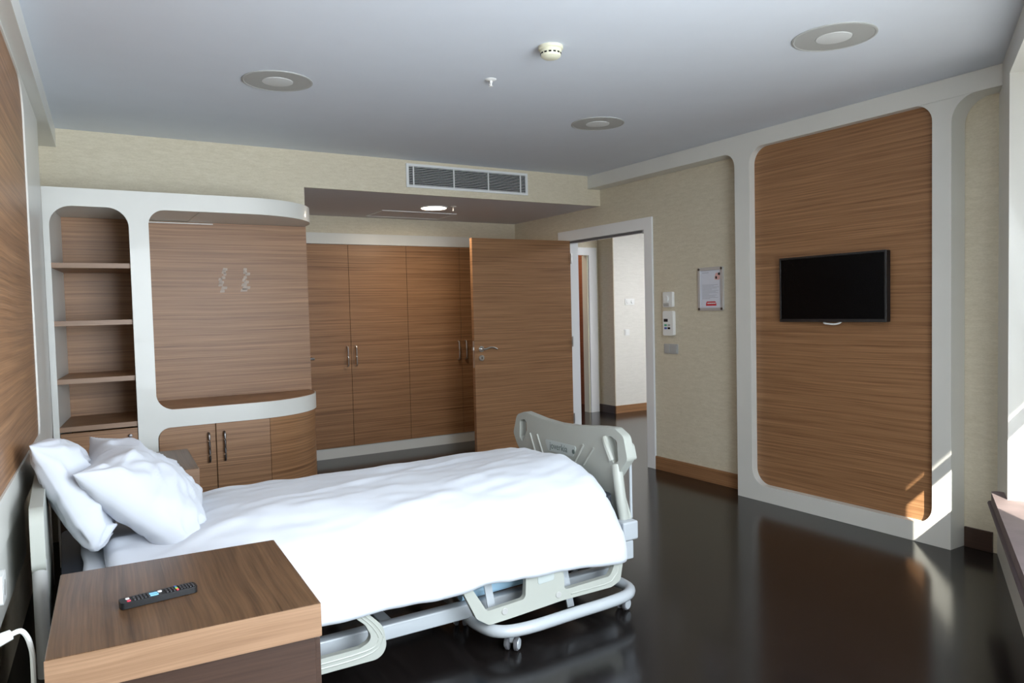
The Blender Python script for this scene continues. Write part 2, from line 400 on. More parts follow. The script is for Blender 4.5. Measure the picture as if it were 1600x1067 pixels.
light('corridor_fill', 'AREA', 150, (.97, .98, 1), (6.5, 5.5, 2.46), (-.1, .2, -1), shape='RECTANGLE', size=1.6, size_y=1.6)  # added fill lamp standing in for the daylight in the corridor
light('far_room_fill', 'AREA', 12, (1, .86, .7), (5.6, 8.5, 2.45), shape='SQUARE', size=.6)  # added warm fill for the far room, no fixture there
def rocker(name, F, label, rockers, mt, cat='light switch', dial=False):
    """a wall switch plate; F(a, b, t) maps plate coordinates (m) to the wall"""
    r = thing(name, F(0, 0, 0), label, cat)
    n = len(rockers); wd = .076*n+.004
    put('plate', prism(B(), fillet([(-wd/2, -.04, .006), (wd/2, -.04, .006), (wd/2, .04, .006), (-wd/2, .04, .006)]), F, .001, .009), mt, r, bevel=.002)
    for i in range(n):
        c = (i-(n-1)/2)*.076
        if dial:
            bm = B(); prism(bm, [(c+.023*math.cos(k*PI/12), .004+.023*math.sin(k*PI/12)) for k in range(24)], F, .009, .020); put('dial', bm, mt, r, bevel=.002)
        else:
            put('rocker', prism(B(), fillet([(c-.028, -.03, .004), (c+.028, -.03, .004), (c+.028, .03, .004), (c-.028, .03, .004)]), F, .009, .014), mt, r, bevel=.002)
    return r
FC = lambda x, z: (lambda a, b, t: Vector((x+a, 7.41-t, z+b)))
rocker('dial_switch', FC(6.31, 1.435), 'white double dial switch on the pale corridor wall', (0, 0), M['whiteplastic'], 'switch', True)
rocker('light_switch', FC(6.255, 1.04), 'single white light switch on the pale corridor wall', (0,), M['whiteplastic'])
FW = lambda y, z: (lambda a, b, t: Vector((XT-t, y-a, z+b)))
rocker('light_switch', FW(4.476, 1.023), 'grey double rocker switch beside the doorway', (0, 0), M['greyplastic'])
# thermostat
t = thing('thermostat', (XT, 4.49, 1.425), 'white wall thermostat with a round dial above the remote holder', 'thermostat')
F_ = FW(4.49, 1.425)
put('housing', prism(B(), fillet([(-.054, -.062, .01), (.054, -.062, .01), (.054, .062, .01), (-.054, .062, .01)]), F_, .0, .026), M['whiteplastic'], t, bevel=.004)
put('dial', prism(B(), [(-.012+.028*math.cos(k*PI/12), .004+.028*math.sin(k*PI/12)) for k in range(24)], F_, .026, .036), M['whiteplastic'], t, bevel=.002)
put('switch_panel', prism(B(), [(-.044, -.056), (.02, -.056), (.02, -.03), (-.044, -.03)], F_, .026, .029), M['greyplastic'], t)
t = thing('air_conditioner_remote', (XT, 4.485, 1.13), 'white air conditioner remote in its holder above the grey switch', 'remote control')
F_ = FW(4.485, 1.232)
put('body', prism(B(), fillet([(-.058, -.10, .014), (.058, -.10, .014), (.058, .10, .014), (-.058, .10, .014)]), F_, .0, .03), M['whiteplastic'], t, bevel=.005)
put('display', prism(B(), [(-.045, .012), (.0, .012), (.0, .036), (-.045, .036)], F_, .03, .0315), M['black'], t)
for q, (x, z, k) in enumerate(((-.024, -.015, 'green'), (.014, -.015, 'greyplastic'), (-.024, -.04, 'blue'), (.014, -.04, 'black'))):
    put('button', prism(B(), fillet([(x-.014, z-.008, .005), (x+.014, z-.008, .005), (x+.014, z+.008, .005), (x-.014, z+.008, .005)]), F_, .03, .033), M[k], t)
# framed notice
t = thing('notice_frame', (XT, 4.035, 1.33), 'silver snap frame holding a printed notice between doorway and wood panel', 'notice frame')
F_ = FW(4.035, 1.495)
hwid, hh = .127, .165
put('frame', prism(B(), fillet([(-hwid, -hh, .016), (hwid, -hh, .016), (hwid, hh, .016), (-hwid, hh, .016)]), F_, .0, .016, holes=[[(-.104, -.142), (.104, -.142), (.104, .142), (-.104, .142)]]), M['alu'], t, bevel=.004)
sheet = put('paper', prism(B(), [(-.104, -.142), (.104, -.142), (.104, .142), (-.104, .142)], F_, .003, .007), M['paper'], t)
for a in (-1, 1):
    for b in (-1, 1):
        put('corner_cap', prism(B(), [(a*.114+.010*math.cos(k*PI/8), b*.152+.010*math.sin(k*PI/8)) for k in range(16)], F_, .0145, .0185), M['darkmetal'], t)
put('red_logo', prism(B(), fillet([(-.052, -.128, .004), (.058, -.128, .004), (.046, -.095, .008), (-.044, -.095, .008)]), F_, .007, .0078), M['red'], sheet)
bm = B()
for k in range(8): prism(bm, [(-.036+k*.0105, -.114), (-.028+k*.0105, -.114), (-.028+k*.0105, -.105), (-.036+k*.0105, -.105)], F_, .0078, .0082)
put('logo_lettering', bm, M['whitebtn'], sheet)
for k in range(13):
    z = .030-k*.0088; w = (.16, .12, .17, .15, .10, .165, .14, .16, .07, .15, .13, .16, .08)[k]
    put('text_line', prism(B(), [(-.088, z), (-.088+w, z), (-.088+w, z+.0032), (-.088, z+.0032)], F_, .007, .0075), M['ink'], sheet)
put('text_line', prism(B(), [(-.088, .122), (-.02, .122), (-.02, .127), (-.088, .127)], F_, .007, .0075), M['ink'], sheet)
put('photo_print', prism(B(), fillet([(.035, .070, .012), (.092, .066, .012), (.094, .118, .012), (.050, .120, .012)]), F_, .007, .0076), M['pink'], sheet)
put('photo_print', prism(B(), fillet([(.045, .074, .008), (.066, .074, .006), (.062, .094, .006), (.05, .098, .006)]), F_, .0076, .008), M['inkblack'], sheet)
put('photo_print', prism(B(), fillet([(.072, .104, .004), (.094, .100, .004), (.094, .122, .006), (.076, .12, .004)]), F_, .0076, .008), M['inkblack'], sheet)

# ------------------------------------------------------------------ television panel and television
XF = 4.109
wp = thing('wood_panel', (4.18, 2.91, 0), 'tall wood veneer panel in a white rounded frame behind the television', 'wall panel')
zb = 2.448
outl = fillet([(5.372, ZC-.001), (5.372, 2.442), (3.672, 2.442, .10), (3.672, .0), (2.180, .0), (2.180, zb, .13), (1.90, zb), (1.90, ZC-.001)], 9)
hole = fillet([(3.540, .112, .11), (3.540, zb, .11), (2.283, zb, .10), (2.283, .112, .10)], 9)
put('frame', prism(B(), outl, FYZ, XF, XT-.002, holes=[hole]), M['lacquer'], wp, bevel=.004)
put('veneer_panel', box(B(), (4.162, 2.279, .108), (4.245, 3.545, zb+.004)), M['veneer'], wp)
tv = thing('television', (4.16, 2.94, 1.25), 'flat black television mounted on the wood panel', 'television')
y0, y1, z0, z1 = 2.541, 3.290, 1.2495, 1.671
put('housing', prism(B(), fillet([(y0, z0, .008), (y1, z0, .008), (y1, z1, .008), (y0, z1, .008)], 4), FYZ, 4.102, 4.140), M['black'], tv, bevel=.003)
put('screen', box(B(), (4.1005, y0+.014, z0+.02), (4.1022, y1-.014, z1-.014)), M['screen'], tv)
bm = B()
prism(bm, [(y0, z0), (y1, z0), (y1, z1), (y0, z1)], FYZ, 4.0995, 4.104, holes=[[(y0+.012, z0+.018), (y1-.012, z0+.018), (y1-.012, z1-.012), (y0+.012, z1-.012)]])
put('bezel', bm, mat('gloss_black_bezel', (.018, .018, .02), rough=.2, coat=.3), tv, bevel=.0015)
put('wall_bracket', box(B(), (4.140, 2.78, 1.36), (4.1625, 3.06, 1.56)), M['darkmetal'], tv)
bm = tube(B(), smooth_path([(4.135, 2.97, 1.258), (4.118, 2.965, 1.243), (4.112, 2.93, 1.238), (4.112, 2.89, 1.236), (4.118, 2.86, 1.242), (4.135, 2.85, 1.258)], 6), .006, 8)
put('cable', bm, M['whiteplastic'], tv)

# ------------------------------------------------------------------ bed-head wall panel and service duct
hp = thing('wood_panel', (hw(-.1, 2.3), 2.3, .5), 'dark wood veneer panel in a white rounded frame behind the bed head', 'wall panel')
outl = fillet([(.5, .735), (4.69, .735, .12), (4.69, 2.441, .02), (.5, 2.441)], 8)
hole = fillet([(.75, .872, .1), (3.93, .872, .06), (3.93, 2.425, .16), (.75, 2.425, .1)], 8)
put('frame', prism(B(), outl, FH(-.05, -.155), 0, 1, holes=[hole]), M['lacquer'], hp, bevel=.004)
put('veneer_panel', prism(B(), [(.7, .85), (3.95, .85), (3.95, 2.43), (.7, 2.43)], FH(-.057, -.15), 0, 1), M['veneer'], hp)
cs = thing('service_duct', (hw(-.1, 2.3), 2.3, .53), 'white medical service duct with sockets below the bed-head panel', 'service duct')
put('casing', prism(B(), fillet([(.6, .535, .01), (3.2, .535, .02), (3.2, .733, .01), (.6, .733)]), FH(-.058, -.155), 0, 1), M['lacquer'], cs, bevel=.004)
for y in (1.55, 1.85, 2.28, 2.48):
    so = put('socket', prism(B(), fillet([(y-.04, .60, .008), (y+.04, .60, .008), (y+.04, .68, .008), (y-.04, .68, .008)]), FH(-.046, -.058), 0, 1), M['whiteplastic'], cs, bevel=.002)
    put('socket_well', prism(B(), [(y+.022*math.cos(k*PI/10), .64+.022*math.sin(k*PI/10)) for k in range(20)], FH(-.0445, -.046), 0, 1), M['greyplastic'], so)
cord = thing('power_cord', (hw(-.04, 2.1), 2.08, 0), 'white power plug and cord hanging from the service duct by the near bedside table', 'power cord')
x0 = hw(-.0445, 2.05)
put('plug', tube(B(), [(x0, 2.05, .64), (x0+.025, 2.06, .642), (x0+.055, 2.07, .648)], lambda t: .019-.007*t, 12), M['whiteplastic'], cord)
put('cord', tube(B(), smooth_path([(x0+.05, 2.068, .647), (x0+.075, 2.085, .645), (x0+.09, 2.10, .60), (x0+.092, 2.12, .52), (x0+.085, 2.15, .30), (x0+.08, 2.17, .05), (x0+.05, 2.25, .008)], 8), .006, 8), M['whiteplastic'], cord)

# ------------------------------------------------------------------ shelf unit
YF = 4.80
su = thing('shelf_unit', (.74, 5.08, 0), 'white lacquered shelf and sideboard unit with wood back and rounded end', 'shelf unit')
XS = .75
XL = -.060
outl = fillet([(XL, 0), (.462, 0), (.462, .725, .07), (XS, .725), (XS, .830), (.462, .830, .10), (.462, 2.010, .09), (XS, 2.010), (XS, 2.112), (XL, 2.112)], 9)
nich = fillet([(-.030, .10), (.360, .10), (.360, 2.012, .11), (-.030, 2.012, .11)], 9)
put('frame', prism(B(), outl, FXZ, YF, YF+.022, holes=[nich]), M['lacquer'], su)
def plan(x0):
    """rounded-end plan outline starting at x0"""
    pts = [(x0, YB-.003), (x0, YF), (1.02, YF)]
    for k in range(1, 17):
        a = k/16*PI/2
        pts.append((1.02+.515*math.sin(a), YF+.50*(1-math.cos(a))))
    pts.append((1.535, YB-.003))
    return pts
put('top_slab', prism(B(), plan(XS), FXY, 2.010, 2.112), M['lacquer'], su)
bm = prism(B(), [(XL, YF+.022), (XS, YF+.022), (XS, YB-.003), (XL, YB-.003)], FXY, 2.013, 2.110)
put('top_slab', bm, M['lacquer'], su)
put('counter', prism(B(), plan(XS), FXY, .725, .830), M['lacquer'], su)
put('counter', prism(B(), [(.48, YF+.022), (XS, YF+.022), (XS, YB-.003), (.48, YB-.003)], FXY, .741, .826), M['lacquer'], su)
put('counter_veneer', prism(B(), [(p[0]-.006 if p[0] > 1 else p[0], p[1]+.007) for p in plan(.485)][:-1]+[(1.529, YB-.004), (.485, YB-.004)][:1]+[], FXY, .8302, .8322), M['veneer'], su)
# niche sides and back
NK = .115                                        # the niche runs back slightly askew
def nq(x0, x1, y0, y1): return [(x0+NK*(y0-YF-.022), y0), (x1+NK*(y0-YF-.022), y0), (x1+NK*(y1-YF-.022), y1), (x0+NK*(y1-YF-.022), y1)]
ya_, yb_ = YF+.022, YB-.026
put('niche_side', prism(B(), [(XL, ya_), (-.031, ya_), (-.031+NK*(yb_-ya_), yb_), (XL, yb_)], FXY, 0, 2.012), M['lacquer'], su)
put('niche_side', prism(B(), [(.361, ya_), (.465, ya_), (.465, yb_), (.361+NK*(yb_-ya_), yb_)], FXY, 0, 2.012), M['lacquer'], su)
put('niche_back', box(B(), (XL, YB-.025, .0), (.465, YB-.002, 2.012)), M['veneer'], su)
for zt in (1.697, 1.373, 1.047, .778):
    sh = put('shelf', prism(B(), nq(-.030, .360, YF+.028, yb_), FXY, zt-.028, zt), M['veneer'], su)
    put('shelf_edge', box(B(), (-.030, YF+.022, zt-.028), (.360, YF+.0275, zt)), M['veneer_edge'], sh)
nd = put('drawer_front', box(B(), (-.028, YF+.012, .12), (.358, YF+.030, .742)), M['veneer'], su, bevel=.002)
put('knob', lathe(B(), [(0, .022), (.009, .021), (.011, .016), (.006, .010), (.005, 0)], 16, TR((.318, YF+.012, .700), (0, -1, 0))), M['darkmetal'], nd)
put('back_panel', box(B(), (.466, YB-.022, .832), (1.540, YB-.002, 2.009)), M['veneer'], su)
put('edge_strip', box(B(), (.475, YB-.026, 1.998), (.91, YB-.0225, 2.004)), M['lacquer'], su)
for cx, seed in ((.955, 1), (1.105, 4)):
    rnd = random.Random(seed); bm = B()
    for k in range(9):
        zc = 1.700-k*.0185+rnd.uniform(-.004, .004); xx = cx+rnd.uniform(-.012, .012)+(.012 if k < 3 else 0); w = rnd.uniform(.010, .020)*(1.6 if k > 5 else 1)
        prism(bm, fillet([(xx-w, zc-.011, .004), (xx+w*.8, zc-.009, .003), (xx+w, zc+.009, .004), (xx-w*.6, zc+.011, .003)], 3), FXZ, YB-.0226, YB-.022)
    put('adhesive_mark', bm, M['adhesive'], su)
# sideboard below
put('sideboard_body', prism(B(), [(p[0]-.02 if p[0] > 1.02 else p[0], p[1]+.045) if i < 19 else (p[0]-.02, p[1]) for i, p in enumerate(plan(.466))], FXY, .0, .7248), M['veneer'], su)
doorout = fillet([(.468, .06), (.783, .06), (.783, .7245), (.468, .7245, .065)], 8)
dr = put('door', prism(B(), doorout, FXZ, YF+.010, YF+.030), M['veneer'], su, bevel=.0015)
dr2 = put('door', prism(B(), [(.788, .06), (1.11, .06), (1.11, .7235), (.788, .7235)], FXZ, YF+.010, YF+.030), M['veneer'], su, bevel=.0015)
pts_o, pts_i = [], []
for p in plan(0)[2:-1]:
    pass
def arc(off, a): return (1.02+(.515-off)*math.sin(a), YF+.50-(.50-off)*math.cos(a))
a_s = math.asin((1.115-1.02)/.51)
oo = [arc(.010, a_s+(PI/2-a_s)*k/16) for k in range(17)]; ii = [arc(.030, a_s+(PI/2-a_s)*k/16) for k in range(17)]
put('curved_door', prism(B(), oo+ii[::-1], FXY, .06, .7235), M['veneer'], su)
for x, par in ((.742, dr), (.832, dr2)):
    bm = tube(B(), smooth_path([(x, YF+.010, .668), (x, YF-.014, .664), (x, YF-.020, .640), (x, YF-.020, .580), (x, YF-.020, .520), (x, YF-.014, .496), (x, YF+.010, .492)], 5), .0065, 10)
    put('handle', bm, M['darkmetal'], par)

# ------------------------------------------------------------------ wardrobe
wa = thing('wardrobe', (2.9, 7.1, 0), 'wide built-in wood wardrobe with white plinth in the alcove', 'wardrobe')
put('carcass', box(B(), (XA+.002, YA+.024, .10), (XT-.002, YA+.565, 2.03)), M['veneer_dark'], wa)
put('plinth', box(B(), (XA+.002, YA+.006, 0), (XT-.002, YA+.04, .098)), M['lacquer'], wa)
put('cornice', box(B(), (XA+.002, YA, 2.032), (XT-.002, YA+.30, 2.136)), M['lacquer'], wa, bevel=.002)
xs = [1.772, 2.366, 2.962, 3.556, 4.150]
put('filler', box(B(), (XA+.003, YA+.003, .10), (1.769, YA+.024, 2.03)), M['veneer'], wa)
put('filler', box(B(), (4.153, YA+.003, .10), (XT-.003, YA+.024, 2.03)), M['veneer'], wa)
for i in range(4):
    dd = put('door', box(B(), (xs[i]+.0018, YA, .101), (xs[i+1]-.0018, YA+.022, 2.029)), M['veneer'], wa, bevel=.001)
    hx = xs[i+1]-.042 if i % 2 == 0 else xs[i]+.042
    bm = tube(B(), smooth_path([(hx, YA, 1.060), (hx, YA-.026, 1.056), (hx, YA-.032, 1.03), (hx, YA-.034, .967), (hx, YA-.032, .90), (hx, YA-.026, .876), (hx, YA, .872)], 5), .008, 10)
    put('handle', bm, M['metal'], dd)

# ------------------------------------------------------------------ doors
d1 = thing('door_1', (3.7, 5.85, 0), 'open wood veneer door leaf with a chrome lever handle', None, kind='structure')
lx0, lx1, ly0, ly1 = 3.155, 4.232, 5.828, 5.872
put('leaf', box(B(), (lx0, ly0, .008), (lx1, ly1, 2.022)), M['veneer'], d1, bevel=.002)
put('latch_plate', box(B(), (lx0-.0015, ly0+.010, .86), (lx0+.001, ly0+.034, 1.10)), M['metal'], d1)
put('latch', box(B(), (lx0-.010, ly0+.014, 1.015), (lx0, ly0+.030, 1.045)), M['metal'], d1)
hx = lx0+.068
ro = put('handle', tube(B(), smooth_path([(hx, ly0, 1.026), (hx, ly0-.045, 1.026), (hx+.018, ly0-.055, 1.026), (hx+.06, ly0-.055, 1.038), (hx+.10, ly0-.054, 1.036), (hx+.135, ly0-.052, 1.022)], 7), .0085, 10), M['metal'], d1)
put('rosette', lathe(B(), [(0, .010), (.024, .010), (.027, .007), (.027, 0)], 24, TR((hx, ly0, 1.026), (0, -1, 0))), M['metal'], d1)
kp = put('keyhole_rosette', lathe(B(), [(0, .010), (.024, .010), (.027, .007), (.027, 0)], 24, TR((hx, ly0, .945), (0, -1, 0))), M['metal'], d1)
put('key_cylinder', box(B(), (hx-.005, ly0-.013, .935), (hx+.005, ly0-.010, .957)), M['darkmetal'], kp)
bm = B()
for z in (.25, 1.0, 1.8): tube(bm, [(lx1+.006, ly0-.004, z), (lx1+.006, ly0-.004, z+.10)], .007, 10)
put('hinge', bm, M['metal'], d1)
d2 = thing('door_2', (XA, 5.95, 0), 'wood door in the alcove side wall with a lever handle', None, kind='structure')
put('leaf', box(B(), (XA+.001, 5.46, .008), (XA+.018, 6.36, 2.02)), M['veneer'], d2, bevel=.002)
put('handle', tube(B(), smooth_path([(XA+.018, 5.52, 1.04), (XA+.062, 5.52, 1.04), (XA+.070, 5.54, 1.04), (XA+.070, 5.65, 1.04)], 6), .009, 10), M['metal'], d2)

# ------------------------------------------------------------------ ceiling fixtures
def downlight(x, y, r, label):
    t = thing('recessed_light', (x, y, ZC), label, 'ceiling light', group='unlit round ceiling lights')
    put('rim', lathe(B(), [(r, 0), (r, -.004), (r-.008, -.006), (r-.012, -.004)], 48, Matrix.Translation((x, y, ZC))), M['frosted'], t)
    put('diffuser', lathe(B(), [(r-.011, -.001), (r-.012, -.004), (.078, -.0045), (.074, -.001)], 48, Matrix.Translation((x, y, ZC))), M['frosted'], t)
    put('lens', lathe(B(), [(.076, -.001), (.075, -.006), (.06, -.008), (0, -.009)], 40, Matrix.Translation((x, y, ZC))), M['frosted2'], t)
downlight(.988, 3.834, .172, 'unlit round recessed ceiling light above the bed, nearest the shelf unit')
downlight(3.004, 3.808, .170, 'unlit round recessed ceiling light between smoke detector and doorway')
downlight(3.002, 2.104, .178, 'unlit round recessed ceiling light nearest the television panel')
t = thing('alcove_light', (2.87, 5.99, ZA), 'lit round ceiling light in the alcove before the wardrobe', 'ceiling light')
TM = Matrix.Translation((2.87, 5.99, ZA))
put('rim', lathe(B(), [(.125, 0), (.125, -.006), (.112, -.008), (.110, -.003)], 40, TM), M['ventwhite'], t)
put('diffuser', lathe(B(), [(.111, -.001), (.109, -.010), (.08, -.014), (0, -.016)], 40, TM), M['lamp'], t)
light('alcove_lamp', 'AREA', 9, (1, .84, .64), (2.87, 5.99, ZA-.03), shape='DISK', size=.2)
t = thing('smoke_detector', (1.941, 2.79, ZC), 'cream dome smoke detector on the ceiling', 'smoke detector')
TM = Matrix.Translation((1.941, 2.79, ZC))
put('base', lathe(B(), [(.056, 0), (.056, -.012), (.050, -.016), (.046, -.016)], 32, TM), M['cream'], t)
put('dome', lathe(B(), [(.048, -.014), (.049, -.026), (.046, -.030), (.046, -.037), (.044, -.045), (.034, -.052), (.018, -.055), (0, -.056)], 32, TM), M['cream'], t)
for k in range(14):
    a = k*2*PI/14; c, s = math.cos(a), math.sin(a)
    bm = B(); Mx = TM @ Matrix.Rotation(a, 4, 'Z'); box(bm, (.0445, -.006, -.0365), (.0475, .006, -.0305), Mx); put('vent_slot', bm, M['vent_dark'], t)
t = thing('fire_sprinkler', (1.936, 3.325, ZC), 'small white fire sprinkler head hanging from the ceiling', 'sprinkler')
TM = Matrix.Translation((1.936, 3.325, ZC))
put('escutcheon', lathe(B(), [(.029, 0), (.029, -.002), (.020, -.007), (.010, -.008), (0, -.008)], 28, TM), M['whiteplastic'], t)
put('stem', lathe(B(), [(.008, -.007), (.008, -.018), (.005, -.020), (.005, -.034), (0, -.034)], 16, TM), M['whiteplastic'], t)
put('frame_arm', tube(B(), [Vector((1.927, 3.325, ZC-.012)), Vector((1.924, 3.325, ZC-.024)), Vector((1.933, 3.325, ZC-.035))], .003, 8), M['darkmetal'], t)
put('deflector', lathe(B(), [(.011, -.034), (.011, -.0365), (0, -.0365)], 18, TM), M['whiteplastic'], t)
t = thing('fire_sprinkler', (3.0, 5.87, ZA), 'tiny sprinkler head beside the lit alcove light', 'sprinkler')
TM = Matrix.Translation((3.005, 5.87, ZA))
put('escutcheon', lathe(B(), [(.026, 0), (.026, -.003), (.012, -.007), (0, -.007)], 24, TM), M['whiteplastic'], t)
put('stem', lathe(B(), [(.006, -.007), (.006, -.035), (.012, -.036), (.012, -.038), (0, -.038)], 14, TM), M['metal'], t)
t = thing('access_hatch', (2.88, 6.5, ZA), 'flush ceiling access hatch behind the lit alcove light', 'access hatch')
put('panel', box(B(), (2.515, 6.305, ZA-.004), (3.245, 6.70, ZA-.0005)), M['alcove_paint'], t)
bm = prism(B(), [(2.505, 6.295), (3.255, 6.295), (3.255, 6.71), (2.505, 6.71)], FXY, ZA-.007, ZA-.0005, holes=[[(2.515, 6.305), (3.245, 6.305), (3.245, 6.70), (2.515, 6.70)]])
put('rim', bm, M['ventwhite'], t)
# air grille
t = thing('air_vent', (2.9, YB, 2.34), 'long white slatted air vent in the bulkhead', 'air vent')
vx0, vx1, vz0, vz1 = 2.342, 3.462, 2.346, 2.531
put('frame', prism(B(), [(vx0, vz0), (vx1, vz0), (vx1, vz1), (vx0, vz1)], FXZ, YB-.012, YB-.001, holes=[[(vx0+.022, vz0+.020), (vx1-.022, vz0+.020), (vx1-.022, vz1-.020), (vx0+.022, vz1-.020)]]), M['ventwhite'], t, bevel=.002)
put('duct_shade', box(B(), (vx0+.02, YB-.003, vz0+.018), (vx1-.02, YB-.001, vz1-.018)), M['vent_dark'], t)  # flat dark plate painting the shade of the duct behind the slats
nsl = 11
for k in range(nsl):
    z = vz0+.020+(k+.5)*(vz1-vz0-.040)/nsl
    put('slat', box(B(), (vx0+.022, YB-.010, z-.0015), (vx1-.022, YB-.003, z+.0015)), M['ventwhite'], t)
for f_ in (.055, .37, .655, .935):
    x = vx0+f_*(vx1-vx0)
    put('divider', box(B(), (x-.0045, YB-.0115, vz0+.020), (x+.0045, YB-.004, vz1-.020)), M['ventwhite'], t)

# ------------------------------------------------------------------ bedside tables and remote control
def bedside(cx, y0, label):
    r = thing('bedside_table', (cx, y0+.31, 0), label, 'bedside table', rz=-math.atan(HS))
    Mx = MW[r.name]
    wx, wy = .30, .31
    b = B(); box(b, (-wx, -wy, .555), (wx, wy, .6395), Mx)
    tp = put('top', b, M['veneer_top'], r, bevel=.003)
    b = B(); box(b, (-wx-.0005, -wy-.002, .5545), (wx+.0005, -wy, .6385), Mx); put('front_edge', b, M['veneer_edge'], tp)
    b = B(); box(b, (wx, -wy, .5545), (wx+.002, wy, .6385), Mx); put('side_edge', b, M['veneer_edge'], tp)
    b = B(); box(b, (-wx+.012, -wy+.012, .06), (wx-.012, wy-.012, .554), Mx); put('cabinet', b, M['veneer_dark'], r, bevel=.002)
    b = B(); box(b, (wx-.012, -wy+.02, .34), (wx+.002, wy-.02, .545), Mx); d = put('drawer', b, M['veneer_dark'], r, bevel=.002)
    b = B(); tube(b, [Mx @ Vector((wx+.002, -.06, .45)), Mx @ Vector((wx+.028, -.058, .45)), Mx @ Vector((wx+.028, .058, .45)), Mx @ Vector((wx+.002, .06, .45))], .006, 8); put('handle', b, M['darkmetal'], d)
    b = B(); box(b, (wx-.012, -wy+.02, .07), (wx+.002, wy-.02, .33), Mx); put('door', b, M['veneer_dark'], r, bevel=.002)
    for sx in (-1, 1):
        for sy in (-1, 1):
            b = B(); lathe(b, [(0, 0), (.022, 0), (.022, .045), (.012, .060), (0, .060)], 14, Mx @ Matrix.Translation((sx*.24, sy*.25, 0))); put('caster', b, M['rubber'], r)
    return r
bedside(.252, 1.872, 'near wood-topped bedside table with the remote control on it')
bedside(.262, 3.885, 'far wood-topped bedside table between the bed and the shelf unit')
rc = thing('remote_control', (.19, 2.13, .6405), 'slim black television remote on the near bedside table', 'remote control', rz=math.radians(7))
Mx = MW[rc.name]
b = prism(B(), fillet([(-.093, -.021, .008), (.093, -.023, .012), (.093, .023, .012), (-.093, .021, .008)], 5), lambda a, b_, t: Mx @ Vector((a, b_, t)), .0005, .017)
put('body', b, M['black'], rc, bevel=.004, bseg=3)
def btn(x, y, w, h, m, nm='button'):
    put(nm, prism(B(), fillet([(x-w, y-h, min(w, h)*.6), (x+w, y-h, min(w, h)*.6), (x+w, y+h, min(w, h)*.6), (x-w, y+h, min(w, h)*.6)], 3), lambda a, b_, t: Mx @ Vector((a, b_, t)), .0165, .0193), M[m], rc)
btn(-.074, -.012, .0045, .0035, 'redbtn'); btn(-.074, .006, .0045, .0045, 'whitebtn')
for i in range(5):
    for j in (-1, 0, 1): btn(-.060+i*.0085, j*.0125, .0026, .0048, 'rubberbtn')
btn(-.014, -.011, .0105, .0042, 'skyblue'); btn(-.014, .002, .0105, .0036, 'skyblue'); btn(-.014, .014, .0105, .0030, 'rubberbtn'); btn(.003, .005, .005, .005, 'whitebtn')
for i in range(3):
    for j in (-1, 0, 1): btn(.018+i*.0085, j*.0125, .0026, .0048, 'rubberbtn')
btn(.043, -.014, .003, .0035, 'redbtn'); btn(.043, -.005, .003, .0035, 'yellow'); btn(.043, .004, .003, .0035, 'green'); btn(.043, .013, .003, .0035, 'blue')
for i in range(5):
    for j in (-1, 0, 1): btn(.053+i*.0075, j*.0125, .0024, .0046, 'rubberbtn')

# ------------------------------------------------------------------ hospital bed
bed = thing('hospital_bed', (1.1, 3.08, 0), 'greige and white hospital bed on casters with lowered side rails', 'bed')
bo = M['bedplastic']; be = M['bedmetal']
def ring_outline(pts, r): return fillet([(p[0], p[1], r) for p in pts], 5)
def footboard(x0, x1, name, visible=True):
    """panel in the y,z plane, handle openings at both ends"""
    outl = [(2.600, .675, .03), (2.625, .780, .04), (2.690, .812, .05), (2.80, .806, .3), (3.02, .784, .5), (3.16, .779, .5), (3.30, .786, .3), (3.475, .806, .05), (3.555, .782, .05), (3.597, .675, .03),
            (3.56, .615, .04), (3.50, .56, .04), (3.56, .40, .02), (3.56, .30, .02), (2.63, .30, .02), (2.63, .40, .02), (2.70, .56, .04), (2.640, .630, .04)]
    h1 = fillet([(2.665, .660, .012), (2.672, .755, .02), (2.722, .772, .02), (2.748, .765, .01), (2.70, .640, .012)][::-1], 5)
    h2 = fillet([(3.532, .660, .012), (3.525, .752, .02), (3.475, .765, .02), (3.452, .750, .015), (3.455, .700, .02), (3.50, .632, .012)], 5)
    p = put(name, prism(B(), fillet(outl, 8), FYZ, x0, x1, holes=[h1, h2]), bo, bed, bevel=.012, bseg=4)
    return p
fb = footboard(2.185, 2.230, 'footboard')
for ya, za, yb_, zb_ in ((3.419, .694, 3.371, .600), (3.348, .696, 3.295, .600), (2.929, .700, 3.006, .600), (2.847, .696, 2.932, .600)):
    b = B(); tube(b, [(2.185, ya, za), (2.185, yb_, zb_)], .006, 8); put('rib', b, bo, fb)
b = prism(B(), fillet([(3.275, .682, .012), (2.985, .682, .012), (3.02, .625, .01), (3.24, .625, .01)], 4), FYZ, 2.1815, 2.186)
put('logo_plate', b, M['plate'], fb)
b = flat_text('joverkia', .050, Vector((2.181, 3.225, .640)), (0, -1, 0), (0, 0, 1)); put('logo_lettering', b, M['logo'], fb, smooth=0)
b = lathe(B(), [(0, .0012), (.012, .0012), (.012, 0)], 18, TR((2.1815, 3.012, .652), (-1, 0, 0))); put('logo_mark', b, M['logo'], fb)
# near handle rim of the footboard
b = B(); tube(b, smooth_path([(2.190, 2.765, .762), (2.186, 2.745, .715), (2.190, 2.715, .655)], 6), .017, 10); put('handle_bar', b, bo, fb)
b = B(); tube(b, smooth_path([(2.195, 2.690, .640), (2.188, 2.668, .560), (2.190, 2.655, .470), (2.2, 2.65, .392)], 6), .026, 12); put('side_post', b, bo, fb)
